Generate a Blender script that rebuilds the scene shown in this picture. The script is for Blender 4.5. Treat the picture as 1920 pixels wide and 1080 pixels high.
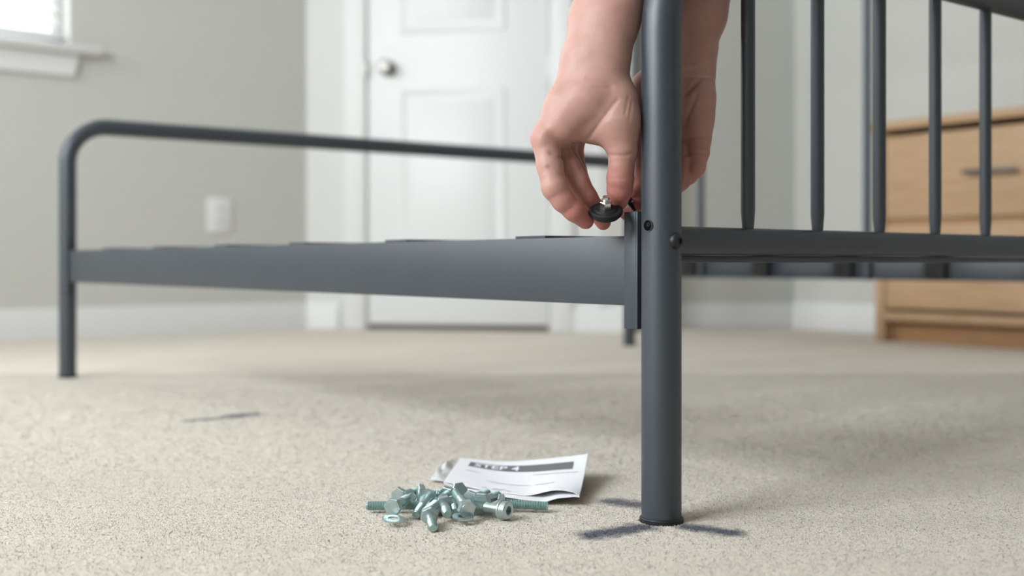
import bpy, bmesh, math, random
import numpy as np
from mathutils import Vector, Matrix, Quaternion
random.seed(7); np.random.seed(7)
for o in list(bpy.data.objects): bpy.data.objects.remove(o)
scene = bpy.context.scene
COL = scene.collection
PI = math.pi
# ------------------------------------------------------------------ camera
F = 2087.0            # focal length in pixels of a 1920x1080 frame
H = 0.2608            # camera height
HZ = 492.0            # pixel row of the horizon
cam_d = bpy.data.cameras.new('camera'); cam = bpy.data.objects.new('camera', cam_d); COL.objects.link(cam)
cam.location = (0, 0, H); cam.rotation_euler = (PI/2, 0, 0)
cam_d.sensor_width = 36; cam_d.lens = F*36/1920; cam_d.shift_y = -(540-HZ)/1920
cam_d.clip_start = .02
cam_d.dof.use_dof = True; cam_d.dof.focus_distance = 1.125; cam_d.dof.aperture_fstop = 2.9
scene.camera = cam
# ------------------------------------------------------------------ world, view
vs = scene.view_settings
vs.view_transform = 'Standard'; vs.look = 'None'; vs.gamma = 1; vs.use_curve_mapping = False
vs.exposure = 0.0
world = bpy.data.worlds.new('world'); scene.world = world; world.use_nodes = True
bg = world.node_tree.nodes['Background']
bg.inputs[0].default_value = (.86, .93, 1, 1); bg.inputs[1].default_value = 2.2

def V(*a): return Vector(a)
def at(px, py, Y):                       # world point seen at a pixel, at depth Y
    return V((px-960)/F*Y, Y, H-(py-HZ)/F*Y)
def fl(px, py, z=0.0):                   # world point on the floor
    Y = F*(H-z)/(py-HZ); return V((px-960)/F*Y, Y, z)
# room frame: U runs along the window wall, W runs away from the camera along the bed rails
U = V(.790, .613, 0); W = V(-.613, .790, 0)
def uv(u, v, z=0.0): return U*u + W*v + V(0, 0, z)

def area(name, loc, direction, sx, sy, power, color):
    d = bpy.data.lights.new(name, 'AREA'); d.shape = 'RECTANGLE'; d.size = sx; d.size_y = sy
    d.energy = power; d.color = color
    o = bpy.data.objects.new(name, d); COL.objects.link(o); o.location = loc
    o.rotation_euler = Vector(direction).to_track_quat('-Z', 'Y').to_euler()
    return o
# daylight at the room's windows, the second side one added
area('daylight_side_window', uv(-2.16, 1.05, 1.70), U + V(0, 0, -.25), 1.6, 1.25, 158, (.90, .955, 1))
area('added_rail_sheen_light', uv(-2.16, 3.05, 1.70), U + V(0, 0, -.2), 1.3, 1.25, 62, (.93, .965, 1))  # added light, source unseen, to put a sheen on the near rail
area('daylight_far_window', uv(.52, 4.30, 1.7), -W + V(0, 0, -.1), 1.2, 1.3, 40, (.93, .965, 1))

# ------------------------------------------------------------------ materials
def mat(name, color, rough=.5, metal=0, spec=.5, noise=None, bump=None, sss=None, trans=None, coat=0, grain=None):
    m = bpy.data.materials.new(name); m.use_nodes = True
    nt = m.node_tree; b = nt.nodes['Principled BSDF']
    b.inputs['Base Color'].default_value = (*color, 1); b.inputs['Roughness'].default_value = rough
    b.inputs['Metallic'].default_value = metal; b.inputs['Specular IOR Level'].default_value = spec
    b.inputs['Coat Weight'].default_value = coat
    tc = nt.nodes.new('ShaderNodeTexCoord')
    def ntex(scale, detail=3, vec=None):
        n = nt.nodes.new('ShaderNodeTexNoise'); n.inputs['Scale'].default_value = scale; n.inputs['Detail'].default_value = detail
        nt.links.new(vec or tc.outputs['Object'], n.inputs['Vector']); return n
    if noise:
        scale, c2 = noise
        n = ntex(scale); r = nt.nodes.new('ShaderNodeValToRGB')
        r.color_ramp.elements[0].position = .32; r.color_ramp.elements[1].position = .7
        r.color_ramp.elements[0].color = (*color, 1); r.color_ramp.elements[1].color = (*c2, 1)
        nt.links.new(n.outputs['Fac'], r.inputs['Fac']); nt.links.new(r.outputs['Color'], b.inputs['Base Color'])
    if grain:
        c2, stretch, rot = grain
        mp = nt.nodes.new('ShaderNodeMapping'); mp.inputs['Scale'].default_value = stretch; mp.inputs['Rotation'].default_value = rot
        nt.links.new(tc.outputs['Object'], mp.inputs['Vector'])
        n = ntex(6, 6, mp.outputs['Vector']); r = nt.nodes.new('ShaderNodeValToRGB')
        r.color_ramp.elements[0].position = .3; r.color_ramp.elements[1].position = .72
        r.color_ramp.elements[0].color = (*color, 1); r.color_ramp.elements[1].color = (*c2, 1)
        nt.links.new(n.outputs['Fac'], r.inputs['Fac']); nt.links.new(r.outputs['Color'], b.inputs['Base Color'])
    if bump:
        scale, strength, dist = bump
        n = ntex(scale, 4); bp = nt.nodes.new('ShaderNodeBump')
        bp.inputs['Strength'].default_value = strength; bp.inputs['Distance'].default_value = dist
        nt.links.new(n.outputs['Fac'], bp.inputs['Height']); nt.links.new(bp.outputs['Normal'], b.inputs['Normal'])
    if sss:
        b.inputs['Subsurface Weight'].default_value = sss[0]; b.inputs['Subsurface Radius'].default_value = sss[1]
        b.inputs['Subsurface Scale'].default_value = sss[2]
    if trans is not None:
        b.inputs['Transmission Weight'].default_value = trans
    return m
M = {}
M['wall'] = mat('wall_paint', (.595, .595, .555), .85, spec=.2, bump=(180, .08, .002))
M['wall_darkened'] = mat('darkened_wall_paint', (.36, .37, .37), .85, spec=.2)  # unseen back wall, darkened to weaken the fill from behind the camera
M['wall_lit'] = mat('lit_wall_paint', (.70, .70, .68), .8, spec=.2, bump=(180, .08, .002))  # wall paint with the door wall's extra daylight put into its colour
M['ceiling'] = mat('ceiling_paint', (.80, .80, .78), .9, spec=.2)
M['trim'] = mat('trim_paint', (.77, .77, .76), .45, spec=.4, bump=(60, .03, .002))
M['door'] = mat('door_paint', (.79, .795, .79), .4, spec=.4, bump=(60, .03, .002))
M['bed'] = mat('slate_powder_coat', (.030, .039, .051), .47, spec=.8, bump=(900, .05, .0006), noise=(14, (.033, .043, .056)))
M['black_plastic'] = mat('black_plastic', (.009, .009, .010), .48, spec=.5, bump=(700, .06, .0005))
M['rubber'] = mat('black_rubber', (.010, .010, .011), .6, spec=.35)
M['zinc'] = mat('zinc_plated_steel', (.51, .60, .605), .35, metal=.87, noise=(120, (.44, .565, .565)), bump=(900, .05, .0004))
M['zinc_green'] = mat('passivated_zinc_thread', (.34, .49, .465), .38, metal=.82, noise=(150, (.41, .54, .52)))
M['steel'] = mat('bright_steel', (.72, .71, .69), .22, metal=1)
M['nickel'] = mat('satin_nickel', (.34, .33, .30), .35, metal=1)
M['dark_metal'] = mat('dark_handle_metal', (.14, .125, .115), .4, metal=.7)
M['oak'] = mat('light_oak', (.45, .285, .160), .5, spec=.35, grain=((.52, .35, .21), (1.5, 1.5, 14), (0, 0, 0)), bump=(40, .03, .002))
M['oak_dark'] = mat('oak_toe_kick', (.40, .22, .105), .6, spec=.3, grain=((.47, .27, .135), (1.5, 1.5, 14), (0, 0, 0)))
M['paper'] = mat('white_paper', (.80, .80, .83), .75, spec=.2, bump=(90, .05, .001))
M['ink'] = mat('grey_print', (.16, .165, .175), .7, spec=.2)
M['ink_pale'] = mat('pale_print', (.58, .58, .60), .7, spec=.2)
M['outlet'] = mat('outlet_plastic', (.80, .80, .80), .35)
M['slot'] = mat('outlet_slot_dark', (.05, .05, .05), .6)
M['blind'] = mat('white_blind', (.86, .87, .87), .5, spec=.3)
M['gap_shadow'] = mat('door_gap_shadow_strip', (.12, .10, .08), .7)
M['sleeve'] = mat('grey_cotton', (.22, .23, .25), .9, spec=.1, bump=(400, .2, .001))
M['hole'] = mat('hole_dark', (.004, .004, .005), .9, spec=.05)
# window glass: thin clear pane
gm = bpy.data.materials.new('window_glass'); gm.use_nodes = True; nt = gm.node_tree
nt.nodes.remove(nt.nodes['Principled BSDF']); mo = nt.nodes['Material Output']
tr = nt.nodes.new('ShaderNodeBsdfTransparent'); gl = nt.nodes.new('ShaderNodeBsdfGlossy'); gl.inputs['Roughness'].default_value = .02
mx = nt.nodes.new('ShaderNodeMixShader'); mx.inputs[0].default_value = .06
nt.links.new(tr.outputs[0], mx.inputs[1]); nt.links.new(gl.outputs[0], mx.inputs[2]); nt.links.new(mx.outputs[0], mo.inputs[0])
M['glass'] = gm
# thin milky plastic film
pm = bpy.data.materials.new('clear_plastic_film'); pm.use_nodes = True; nt = pm.node_tree
b = nt.nodes['Principled BSDF']; mo = nt.nodes['Material Output']
b.inputs['Base Color'].default_value = (.85, .85, .86, 1); b.inputs['Roughness'].default_value = .25
tr = nt.nodes.new('ShaderNodeBsdfTransparent'); mx = nt.nodes.new('ShaderNodeMixShader'); mx.inputs[0].default_value = .6
nt.links.new(tr.outputs[0], mx.inputs[1]); nt.links.new(b.outputs[0], mx.inputs[2]); nt.links.new(mx.outputs[0], mo.inputs[0])
M['film'] = pm
# skin: warm pink, redder where the vertex attribute "flush" says (fingers, palm)
sk = bpy.data.materials.new('skin'); sk.use_nodes = True; nt = sk.node_tree; b = nt.nodes['Principled BSDF']
tc = nt.nodes.new('ShaderNodeTexCoord'); n1 = nt.nodes.new('ShaderNodeTexNoise'); n1.inputs['Scale'].default_value = 45; n1.inputs['Detail'].default_value = 4
nt.links.new(tc.outputs['Object'], n1.inputs['Vector'])
ra = nt.nodes.new('ShaderNodeValToRGB'); ra.color_ramp.elements[0].position = .3; ra.color_ramp.elements[1].position = .72
ra.color_ramp.elements[0].color = (.49, .295, .245, 1); ra.color_ramp.elements[1].color = (.45, .245, .205, 1)
nt.links.new(n1.outputs['Fac'], ra.inputs['Fac'])
at_ = nt.nodes.new('ShaderNodeAttribute'); at_.attribute_name = 'flush'
mc = nt.nodes.new('ShaderNodeMix'); mc.data_type = 'RGBA'; mc.inputs['B'].default_value = (.44, .15, .125, 1)
nt.links.new(at_.outputs['Fac'], mc.inputs['Factor']); nt.links.new(ra.outputs['Color'], mc.inputs['A'])
nt.links.new(mc.outputs['Result'], b.inputs['Base Color'])
b.inputs['Roughness'].default_value = .5; b.inputs['Specular IOR Level'].default_value = .4
b.inputs['Subsurface Weight'].default_value = .25; b.inputs['Subsurface Radius'].default_value = (1, .35, .2); b.inputs['Subsurface Scale'].default_value = .005
v1 = nt.nodes.new('ShaderNodeTexVoronoi'); v1.inputs['Scale'].default_value = 620; nt.links.new(tc.outputs['Object'], v1.inputs['Vector'])
n2 = nt.nodes.new('ShaderNodeTexNoise'); n2.inputs['Scale'].default_value = 170; n2.inputs['Detail'].default_value = 4; nt.links.new(tc.outputs['Object'], n2.inputs['Vector'])
ad = nt.nodes.new('ShaderNodeMath'); ad.operation = 'MULTIPLY_ADD'; ad.inputs[1].default_value = .35
nt.links.new(v1.outputs['Distance'], ad.inputs[0]); nt.links.new(n2.outputs['Fac'], ad.inputs[2])
bp = nt.nodes.new('ShaderNodeBump'); bp.inputs['Strength'].default_value = .22; bp.inputs['Distance'].default_value = .0010
nt.links.new(ad.outputs[0], bp.inputs['Height']); nt.links.new(bp.outputs['Normal'], b.inputs['Normal'])
M['skin'] = sk
# carpet: beige pile with the dark scuffs the bed feet left on it
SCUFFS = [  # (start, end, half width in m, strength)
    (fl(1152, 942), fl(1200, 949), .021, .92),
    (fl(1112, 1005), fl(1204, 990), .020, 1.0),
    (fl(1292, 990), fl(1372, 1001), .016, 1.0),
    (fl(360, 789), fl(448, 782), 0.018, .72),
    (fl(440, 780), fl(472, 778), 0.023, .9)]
cp = bpy.data.materials.new('beige_carpet'); cp.use_nodes = True; nt = cp.node_tree; b = nt.nodes['Principled BSDF']
def nmath(op, a, bb=None, c=None):
    n = nt.nodes.new('ShaderNodeMath'); n.operation = op
    for i, x in enumerate((a, bb, c)):
        if x is None: continue
        if isinstance(x, (int, float)): n.inputs[i].default_value = x
        else: nt.links.new(x, n.inputs[i])
    return n.outputs[0]
def vmath(op, a, bb=None, out=0):
    n = nt.nodes.new('ShaderNodeVectorMath'); n.operation = op
    for i, x in enumerate((a, bb)):
        if x is None: continue
        if isinstance(x, (tuple, Vector)): n.inputs[i].default_value = tuple(x)
        else: nt.links.new(x, n.inputs[i])
    return n.outputs[out]
geo = nt.nodes.new('ShaderNodeNewGeometry'); pos = vmath('MULTIPLY', geo.outputs['Position'], (1, 1, 0))
nz = nt.nodes.new('ShaderNodeTexNoise'); nz.inputs['Scale'].default_value = 75; nz.inputs['Detail'].default_value = 3; nt.links.new(pos, nz.inputs['Vector'])
mask = None
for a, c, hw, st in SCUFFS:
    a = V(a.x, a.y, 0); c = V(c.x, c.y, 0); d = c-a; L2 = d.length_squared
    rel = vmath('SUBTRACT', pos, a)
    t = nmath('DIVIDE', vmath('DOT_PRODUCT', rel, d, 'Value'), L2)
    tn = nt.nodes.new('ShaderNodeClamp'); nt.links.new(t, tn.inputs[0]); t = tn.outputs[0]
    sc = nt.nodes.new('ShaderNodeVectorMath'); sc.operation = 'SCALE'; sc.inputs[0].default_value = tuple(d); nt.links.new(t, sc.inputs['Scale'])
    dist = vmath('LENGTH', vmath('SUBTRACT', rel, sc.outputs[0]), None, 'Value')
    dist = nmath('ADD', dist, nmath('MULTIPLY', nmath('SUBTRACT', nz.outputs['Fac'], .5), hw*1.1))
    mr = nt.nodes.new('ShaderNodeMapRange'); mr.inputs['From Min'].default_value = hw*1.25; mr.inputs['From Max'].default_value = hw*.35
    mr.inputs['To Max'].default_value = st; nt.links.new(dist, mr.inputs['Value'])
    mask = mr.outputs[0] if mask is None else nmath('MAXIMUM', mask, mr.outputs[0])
tint = nt.nodes.new('ShaderNodeAttribute'); tint.attribute_name = 'tint'
nl = nt.nodes.new('ShaderNodeTexNoise'); nl.inputs['Scale'].default_value = 7; nl.inputs['Detail'].default_value = 5; nt.links.new(pos, nl.inputs['Vector'])
nf = nt.nodes.new('ShaderNodeTexNoise'); nf.inputs['Scale'].default_value = 160; nf.inputs['Detail'].default_value = 2; nt.links.new(pos, nf.inputs['Vector'])
fac = nmath('ADD', nmath('MULTIPLY', nl.outputs['Fac'], .6), nmath('MULTIPLY', nmath('ADD', nf.outputs['Fac'], tint.outputs['Fac']), .3))
cr = nt.nodes.new('ShaderNodeValToRGB'); cr.color_ramp.elements[0].position = .25; cr.color_ramp.elements[1].position = .85
cr.color_ramp.elements[0].color = (.65, .585, .497, 1); cr.color_ramp.elements[1].color = (.72, .66, .572, 1)
nt.links.new(fac, cr.inputs['Fac'])
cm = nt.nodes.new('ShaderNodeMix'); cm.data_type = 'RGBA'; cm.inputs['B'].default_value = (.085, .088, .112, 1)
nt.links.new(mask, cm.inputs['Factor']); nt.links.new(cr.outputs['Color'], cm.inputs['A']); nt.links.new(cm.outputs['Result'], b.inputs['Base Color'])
b.inputs['Roughness'].default_value = .95; b.inputs['Specular IOR Level'].default_value = .1
b.inputs['Sheen Weight'].default_value = .15
bp = nt.nodes.new('ShaderNodeBump'); bp.inputs['Strength'].default_value = .5; bp.inputs['Distance'].default_value = .004
nt.links.new(nf.outputs['Fac'], bp.inputs['Height']); bp.inputs['Strength'].default_value = .25
# soft fibres scatter light: shade each tuft with a normal eased towards the pile direction
soft = vmath('NORMALIZE', vmath('ADD', vmath('MULTIPLY', geo.outputs['Normal'], (.42, .42, .42)), (0, 0, .58)))
nt.links.new(soft, bp.inputs['Normal']); nt.links.new(bp.outputs['Normal'], b.inputs['Normal'])
M['carpet'] = cp

# ------------------------------------------------------------------ mesh helpers
class MB:
    def __init__(s): s.v = []; s.f = []; s.sm = []
    def add(s, vs, fs, smooth=False):
        o = len(s.v); s.v += [tuple(v) for v in vs]
        for f in fs: s.f.append(tuple(i+o for i in f)); s.sm.append(smooth)
        return s
    def bm(s, bm, smooth=False, mtx=None):
        bm.verts.ensure_lookup_table(); bm.verts.index_update()
        s.add([(mtx @ v.co if mtx else v.co) for v in bm.verts], [[v.index for v in f.verts] for f in bm.faces], smooth)
        bm.free(); return s
    def box(s, lo, hi, bev=0, mtx=None, seg=2):
        bm = bmesh.new(); bmesh.ops.create_cube(bm, size=1)
        lo = Vector(lo); hi = Vector(hi); c = (lo+hi)/2; d = hi-lo
        for v in bm.verts: v.co = Vector((v.co.x*d.x, v.co.y*d.y, v.co.z*d.z)) + c
        if bev: bmesh.ops.bevel(bm, geom=bm.edges[:], offset=bev, segments=seg, affect='EDGES', profile=.5)
        return s.bm(bm, False, mtx)
    def tube(s, pts, rad, n=20, cap=True, ref=None):
        pts = [Vector(p) for p in pts]; rad = rad if isinstance(rad, (list, tuple)) else [rad]*len(pts)
        T = []
        for i in range(len(pts)):
            a = pts[max(i-1, 0)]; c = pts[min(i+1, len(pts)-1)]; T.append((c-a).normalized())
        nrm = T[0].orthogonal().normalized() if ref is None else (Vector(ref)-T[0]*T[0].dot(Vector(ref))).normalized()
        vs = []; fs = []
        for i, p in enumerate(pts):
            if i:
                q = T[i-1].rotation_difference(T[i]); nrm = q @ nrm
            bn = T[i].cross(nrm)
            for k in range(n):
                a = 2*PI*k/n; vs.append(p + (nrm*math.cos(a)+bn*math.sin(a))*rad[i])
        for i in range(len(pts)-1):
            for k in range(n):
                k2 = (k+1) % n; fs.append((i*n+k, i*n+k2, (i+1)*n+k2, (i+1)*n+k))
        s.add(vs, fs, True)
        if cap:
            o = len(s.v); s.v += [tuple(vs[k]) for k in range(n)] + [tuple(vs[(len(pts)-1)*n+k]) for k in range(n)]
            s.f.append(tuple(o+k for k in reversed(range(n)))); s.sm.append(False)
            s.f.append(tuple(o+n+k for k in range(n))); s.sm.append(False)
        return s
    def lathe(s, prof, n=28, mtx=None, smooth=True, hexa=False):
        # prof: (axial, radius) pairs round local +X; sharp where a pair is repeated
        vs = []; fs = []
        for a, r in prof:
            for k in range(n):
                t = 2*PI*k/n; vs.append(Vector((a, r*math.cos(t), r*math.sin(t))))
        for i in range(len(prof)-1):
            if prof[i] == prof[i+1]: continue
            for k in range(n):
                k2 = (k+1) % n; fs.append((i*n+k, (i+1)*n+k, (i+1)*n+k2, i*n+k2))
        if mtx: vs = [mtx @ v for v in vs]
        s.add(vs, fs, smooth)
        return s
    def mesh(s, name):
        me = bpy.data.meshes.new(name); me.from_pydata(s.v, [], s.f)
        me.polygons.foreach_set('use_smooth', s.sm); me.update()
        bm = bmesh.new(); bm.from_mesh(me); bmesh.ops.recalc_face_normals(bm, faces=bm.faces[:]); bm.to_mesh(me); bm.free()
        me.set_sharp_from_angle(angle=math.radians(32))
        return me
def link(name, me, m, parent=None, loc=None, rot=None):
    o = bpy.data.objects.new(name, me); COL.objects.link(o)
    if m is not None:
        if not me.materials: me.materials.append(m)
    if parent: o.parent = parent
    if loc is not None: o.location = loc
    if rot is not None: o.rotation_euler = rot
    return o
ORG = {}
def empty(name, loc, label=None, cat=None, group=None):
    o = bpy.data.objects.new(name, None); COL.objects.link(o); o.location = loc; o.empty_display_size = .05
    ORG[o.name] = Vector(loc)
    if label: tag(o, label, cat, group)
    return o
def tag(o, label, cat, group=None):
    o['label'] = label; o['category'] = cat
    if group: o['group'] = group
    return o
def part(name, mb, m, parent, label=None):       # mb holds world coordinates; parent is an unrotated Empty
    off = ORG[parent.name]; mb.v = [(x-off.x, y-off.y, z-off.z) for x, y, z in mb.v]
    o = link(name, mb.mesh(name), M[m], parent)
    if label: o['label'] = label
    ORG[o.name] = off                              # same origin as the parent
    return o
def sub(name, mb, m, parent): return part(name, mb, m, parent)
def structure(name, mb, m, label=None):
    o = link(name, mb.mesh(name), M[m]); o['kind'] = 'structure'; ORG[o.name] = V(0, 0, 0)
    if label: o['label'] = label
    return o
def frame(origin, xdir, ydir=None):                # matrix with local X along xdir, Z up
    x = Vector(xdir).normalized(); z = V(0, 0, 1); y = z.cross(x).normalized(); z = x.cross(y)
    m = Matrix((x, y, z)).transposed().to_4x4(); m.translation = Vector(origin); return m

# ------------------------------------------------------------------ room shell
def wall(p0, p1, z1=2.44, holes=(), th=.12, side=1):
    """upright slab from p0 to p1; local x along, local y = left of travel; outward thickness on `side`"""
    p0 = V(p0.x, p0.y, 0); p1 = V(p1.x, p1.y, 0); mt = frame(p0, p1-p0); L = (p1-p0).length
    y0, y1 = (0, th) if side > 0 else (-th, 0)
    mb = MB(); x = 0
    for a, bb, zl, zh in holes:
        mb.box((x, y0, 0), (a, y1, z1), mtx=mt)
        if zl > 0: mb.box((a, y0, 0), (bb, y1, zl), mtx=mt)
        mb.box((a, y0, zh), (bb, y1, z1), mtx=mt); x = bb
    mb.box((x, y0, 0), (L, y1, z1), mtx=mt)
    return mb, mt, L
V1 = 3.965                                       # window wall plane
C1 = V(-.81, 4.39, 0)                            # inner corner beside the door
DD = V(.9818, -.19, 0).normalized()              # direction of the door wall
E1 = C1 + DD*1.285                               # where the door wall ends
A0 = uv(-2.0, V1); B0 = uv(-2.0, -3.6); B1 = uv(3.6, -3.6); G1 = V(1.122, 4.42, 0)
U0 = -1.6
mb, mt1, L1 = wall(A0, C1, holes=[(1.90, 3.146, 1.0, 2.2)])
A0 = uv(-1.6, V1); mt1 = frame(A0, C1-A0); L1 -= .4      # measure along this wall from here on
structure('wall_window', mb, 'wall')
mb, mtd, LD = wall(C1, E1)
structure('wall_door', mb, 'wall_lit')
mb, _, _ = wall(E1, V(.50, 4.62, 0)); structure('wall_hall_return', mb, 'wall')
mb, mth, LH = wall(V(.40, 4.62, 0), V(1.50, 4.62, 0)); structure('wall_hall', mb, 'wall')
mb, _, _ = wall(V(1.35, 4.62, 0), G1); structure('wall_corner_return', mb, 'wall')
mb, mt3, L3 = wall(G1, B1); structure('wall_right', mb, 'trim' if False else 'wall')
mb, mtb, LB = wall(B1, B0); structure('wall_back', mb, 'wall_darkened')
mb, mtl, LL = wall(B0, A0, holes=[(3.85, 5.45, 1.05, 2.32), (6.0, 7.3, 1.05, 2.32)]); structure('wall_left', mb, 'wall')
mb = MB(); mb.box((-4.6, -5.6, -.10), (6.5, 6, 0)); structure('floor', mb, 'carpet')
mb = MB(); mb.box((-4.6, -5.6, 2.44), (6.5, 6, 2.54)); structure('ceiling', mb, 'ceiling')
def baseboard(name, mt, x0, x1, h=.105):
    mb = MB(); prof = [(0, 0), (-.014, 0), (-.014, h*.72), (-.010, h*.80), (-.010, h*.86), (-.004, h), (0, h)]
    vs = [mt @ V(x, y, z) for x in (x0, x1) for y, z in prof]; n = len(prof)
    mb.add(vs, [(i, (i+1) % n, n+(i+1) % n, n+i) for i in range(n)] + [tuple(range(n)), tuple(range(2*n-1, n-1, -1))])
    return structure(name, mb, 'trim')
baseboard('baseboard_window', mt1, -.4, L1)
baseboard('baseboard_door_left', mtd, 0, .135); baseboard('baseboard_door_right', mtd, 1.035, LD)
baseboard('baseboard_hall', mth, 0, LH, .09); baseboard('baseboard_right', mt3, 0, L3); baseboard('baseboard_left', mtl, 0, LL)

# windows -------------------------------------------------------------
def window(name, mt, x0, x1, z0, z1, sill=True):
    mb = MB(); d = .075; w = .045
    for lo, hi in (((x0, d, z0), (x0+w, d+.03, z1)), ((x1-w, d, z0), (x1, d+.03, z1)), ((x0, d, z0), (x1, d+.03, z0+w)),
                   ((x0, d, z1-w), (x1, d+.03, z1)), ((x0, d, (z0+z1)/2-.02), (x1, d+.03, (z0+z1)/2+.02))):
        mb.box(lo, hi, .003, mt)
    root = structure(name, mb, 'trim')
    for zl, zh in ((z0+w, (z0+z1)/2-.02), ((z0+z1)/2+.02, z1-w)):
        p = MB(); p.box((x0+w, d+.012, zl), (x1-w, d+.016, zh), 0, mt); part('pane', p, 'glass', root)
    if sill:
        s = MB(); s.box((x0-.095, -.055, z0-.022), (x1+.095, 0, z0+.006), .006, mt); s.box((x0, 0, z0-.022), (x1, .075, z0+.006), 0, mt)
        part('window_sill', s, 'trim', root)
        s = MB(); prof = [(x0-.03, z0-.022), (x1+.03, z0-.022), (x1+.012, z0-.10), (x0-.012, z0-.10)]
        vs = [mt @ V(x, y, z) for y in (0, -.018) for x, z in prof]
        s.add(vs, [(0, 1, 2, 3), (7, 6, 5, 4)] + [(i, (i+1) % 4, 4+(i+1) % 4, 4+i) for i in range(4)])
        part('window_apron', s, 'trim', root)
    return root
window('window_1', mt1, 1.50, 2.746, 1.0, 2.2)
window('window_2', mtl, 3.85, 5.45, 1.05, 2.32)
window('added_window', mtl, 6.0, 7.3, 1.05, 2.32)  # added window out of view, made for the rail sheen light
# blind in the far window
bl = empty('window_blind', mt1 @ V(2.12, .045, 1.02), 'white horizontal slat blind lowered in the window above the sill', 'blind')
me = None
for k in range(24):
    z = 1.085 + k*.046
    if me is None:
        s = MB(); s.box((-.60, -.024, -.0015), (.60, .024, .0015), .001); me = s.mesh('slat')
    o = link('slat', me, M['blind'], bl); o.location = (mt1 @ V(2.123, .045, z)) - ORG[bl.name]
    q = mt1.to_3x3() @ Matrix.Rotation(math.radians(48), 3, 'X'); o.rotation_euler = q.to_euler()
s = MB(); s.box((1.52, .022, 1.03), (2.726, .062, 1.052), .004, mt1); part('bottom_rail', s, 'blind', bl)
s = MB(); s.box((1.51, .018, 2.15), (2.736, .068, 2.198), .004, mt1); part('head_rail', s, 'blind', bl)
for x in (1.75, 2.12, 2.5):
    s = MB(); s.tube([mt1 @ V(x, .02, 1.05), mt1 @ V(x, .02, 2.15)], .0012, 6); part('ladder_cord', s, 'blind', bl)

# door -----------------------------------------------------------------
dx0, dx1, dzt = .258, .965, 2.03
mb = MB(); mb.box((dx0, -.006, .022), (dx1, .028, dzt), .002, mtd)
door = structure('door_1', mb, 'door')
def panel_frame(x0, x1, z0, z1):
    m_ = MB(); w = .020
    ring = [(0, -.006), (w*.35, -.0005), (w, -.001), (w, -.006)]
    ring = [(0, -.006), (.004, -.014), (.012, -.013), (.020, -.008), (.026, -.006)]
    vs = []; n = len(ring)
    for off, y in ring:
        for x, z in ((x0+off, z0+off), (x1-off, z0+off), (x1-off, z1-off), (x0+off, z1-off)): vs.append(mtd @ V(x, y, z))
    fs = []
    for i in range(n-1):
        for k in range(4): fs.append((i*4+k, i*4+(k+1) % 4, (i+1)*4+(k+1) % 4, (i+1)*4+k))
    m_.add(vs, fs)
    m_.box((x0+.05, -.0085, z0+.05), (x1-.05, -.005, z1-.05), .002, mtd)
    return m_
for z0, z1 in ((.16, .93), (1.145, 1.90)): part('door_panel', panel_frame(dx0+.125, dx1-.165, z0, z1), 'door', door)
kx = dx0+.080; kz = 1.012
s = MB(); mk = frame(mtd @ V(kx, -.006, kz), -(mtd.to_3x3() @ V(0, 1, 0)))
s.lathe([(0, 0), (0, .032), (.006, .031), (.009, .024), (.010, .012)], mtx=mk); kr = part('knob_rosette', s, 'nickel', door)
s = MB(); s.lathe([(.008, .011), (.030, .010), (.036, .020), (.046, .027), (.058, .026), (.066, .017), (.068, 0)], mtx=mk); part('door_knob', s, 'nickel', door)
for z in (.25, 1.0, 1.78):
    s = MB(); s.tube([mtd @ V(dx1+.006, -.012, z-.045), mtd @ V(dx1+.006, -.012, z+.045)], .006, 10); part('hinge', s, 'trim', door)
s = MB(); s.box((dx0-.012, -.030, kz-.03), (dx0-.003, -.02, kz+.03), .001, mtd); part('strike_plate', s, 'nickel', door)
mb = MB(); cw = .085
mb.box((dx0-.012-cw, -.020, 0), (dx0-.010, 0, dzt+.01+cw), .006, mtd); mb.box((dx1+.010, -.020, 0), (dx1+.012+cw, 0, dzt+.01+cw), .006, mtd)
mb.box((dx0-.012-cw, -.020, dzt+.01), (dx1+.012+cw, 0, dzt+.01+cw), .006, mtd)
structure('trim_1', mb, 'trim')
mb = MB(); mb.box((dx0, -.012, 0), (dx1, 0, .022), .001, mtd); structure('door_gap_shadow', mb, 'gap_shadow')  # dark strip painted as the shade in the gap under the door

# outlet -----------------------------------------------------------------
ox = (at(410, 403, 4.17)-A0); ox = V(ox.x, ox.y, 0).dot(U)
ol = empty('wall_outlet', mt1 @ V(ox, 0, .38), 'white electrical outlet plate on the wall under the window', 'outlet')
s = MB(); s.box((ox-.048, -.007, .372), (ox+.048, 0, .502), .003, mt1); part('cover_plate', s, 'outlet', ol)
for z in (.414, .460):
    s = MB(); s.box((ox-.018, -.0095, z-.016), (ox+.018, -.005, z+.016), .004, mt1); so = part('socket', s, 'outlet', ol)
    for dx in (-.007, .006):
        s = MB(); s.box((ox+dx-.001, -.0100, z-.004), (ox+dx+.001, -.0090, z+.006), 0, mt1); part('slot', s, 'slot', so)

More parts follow.
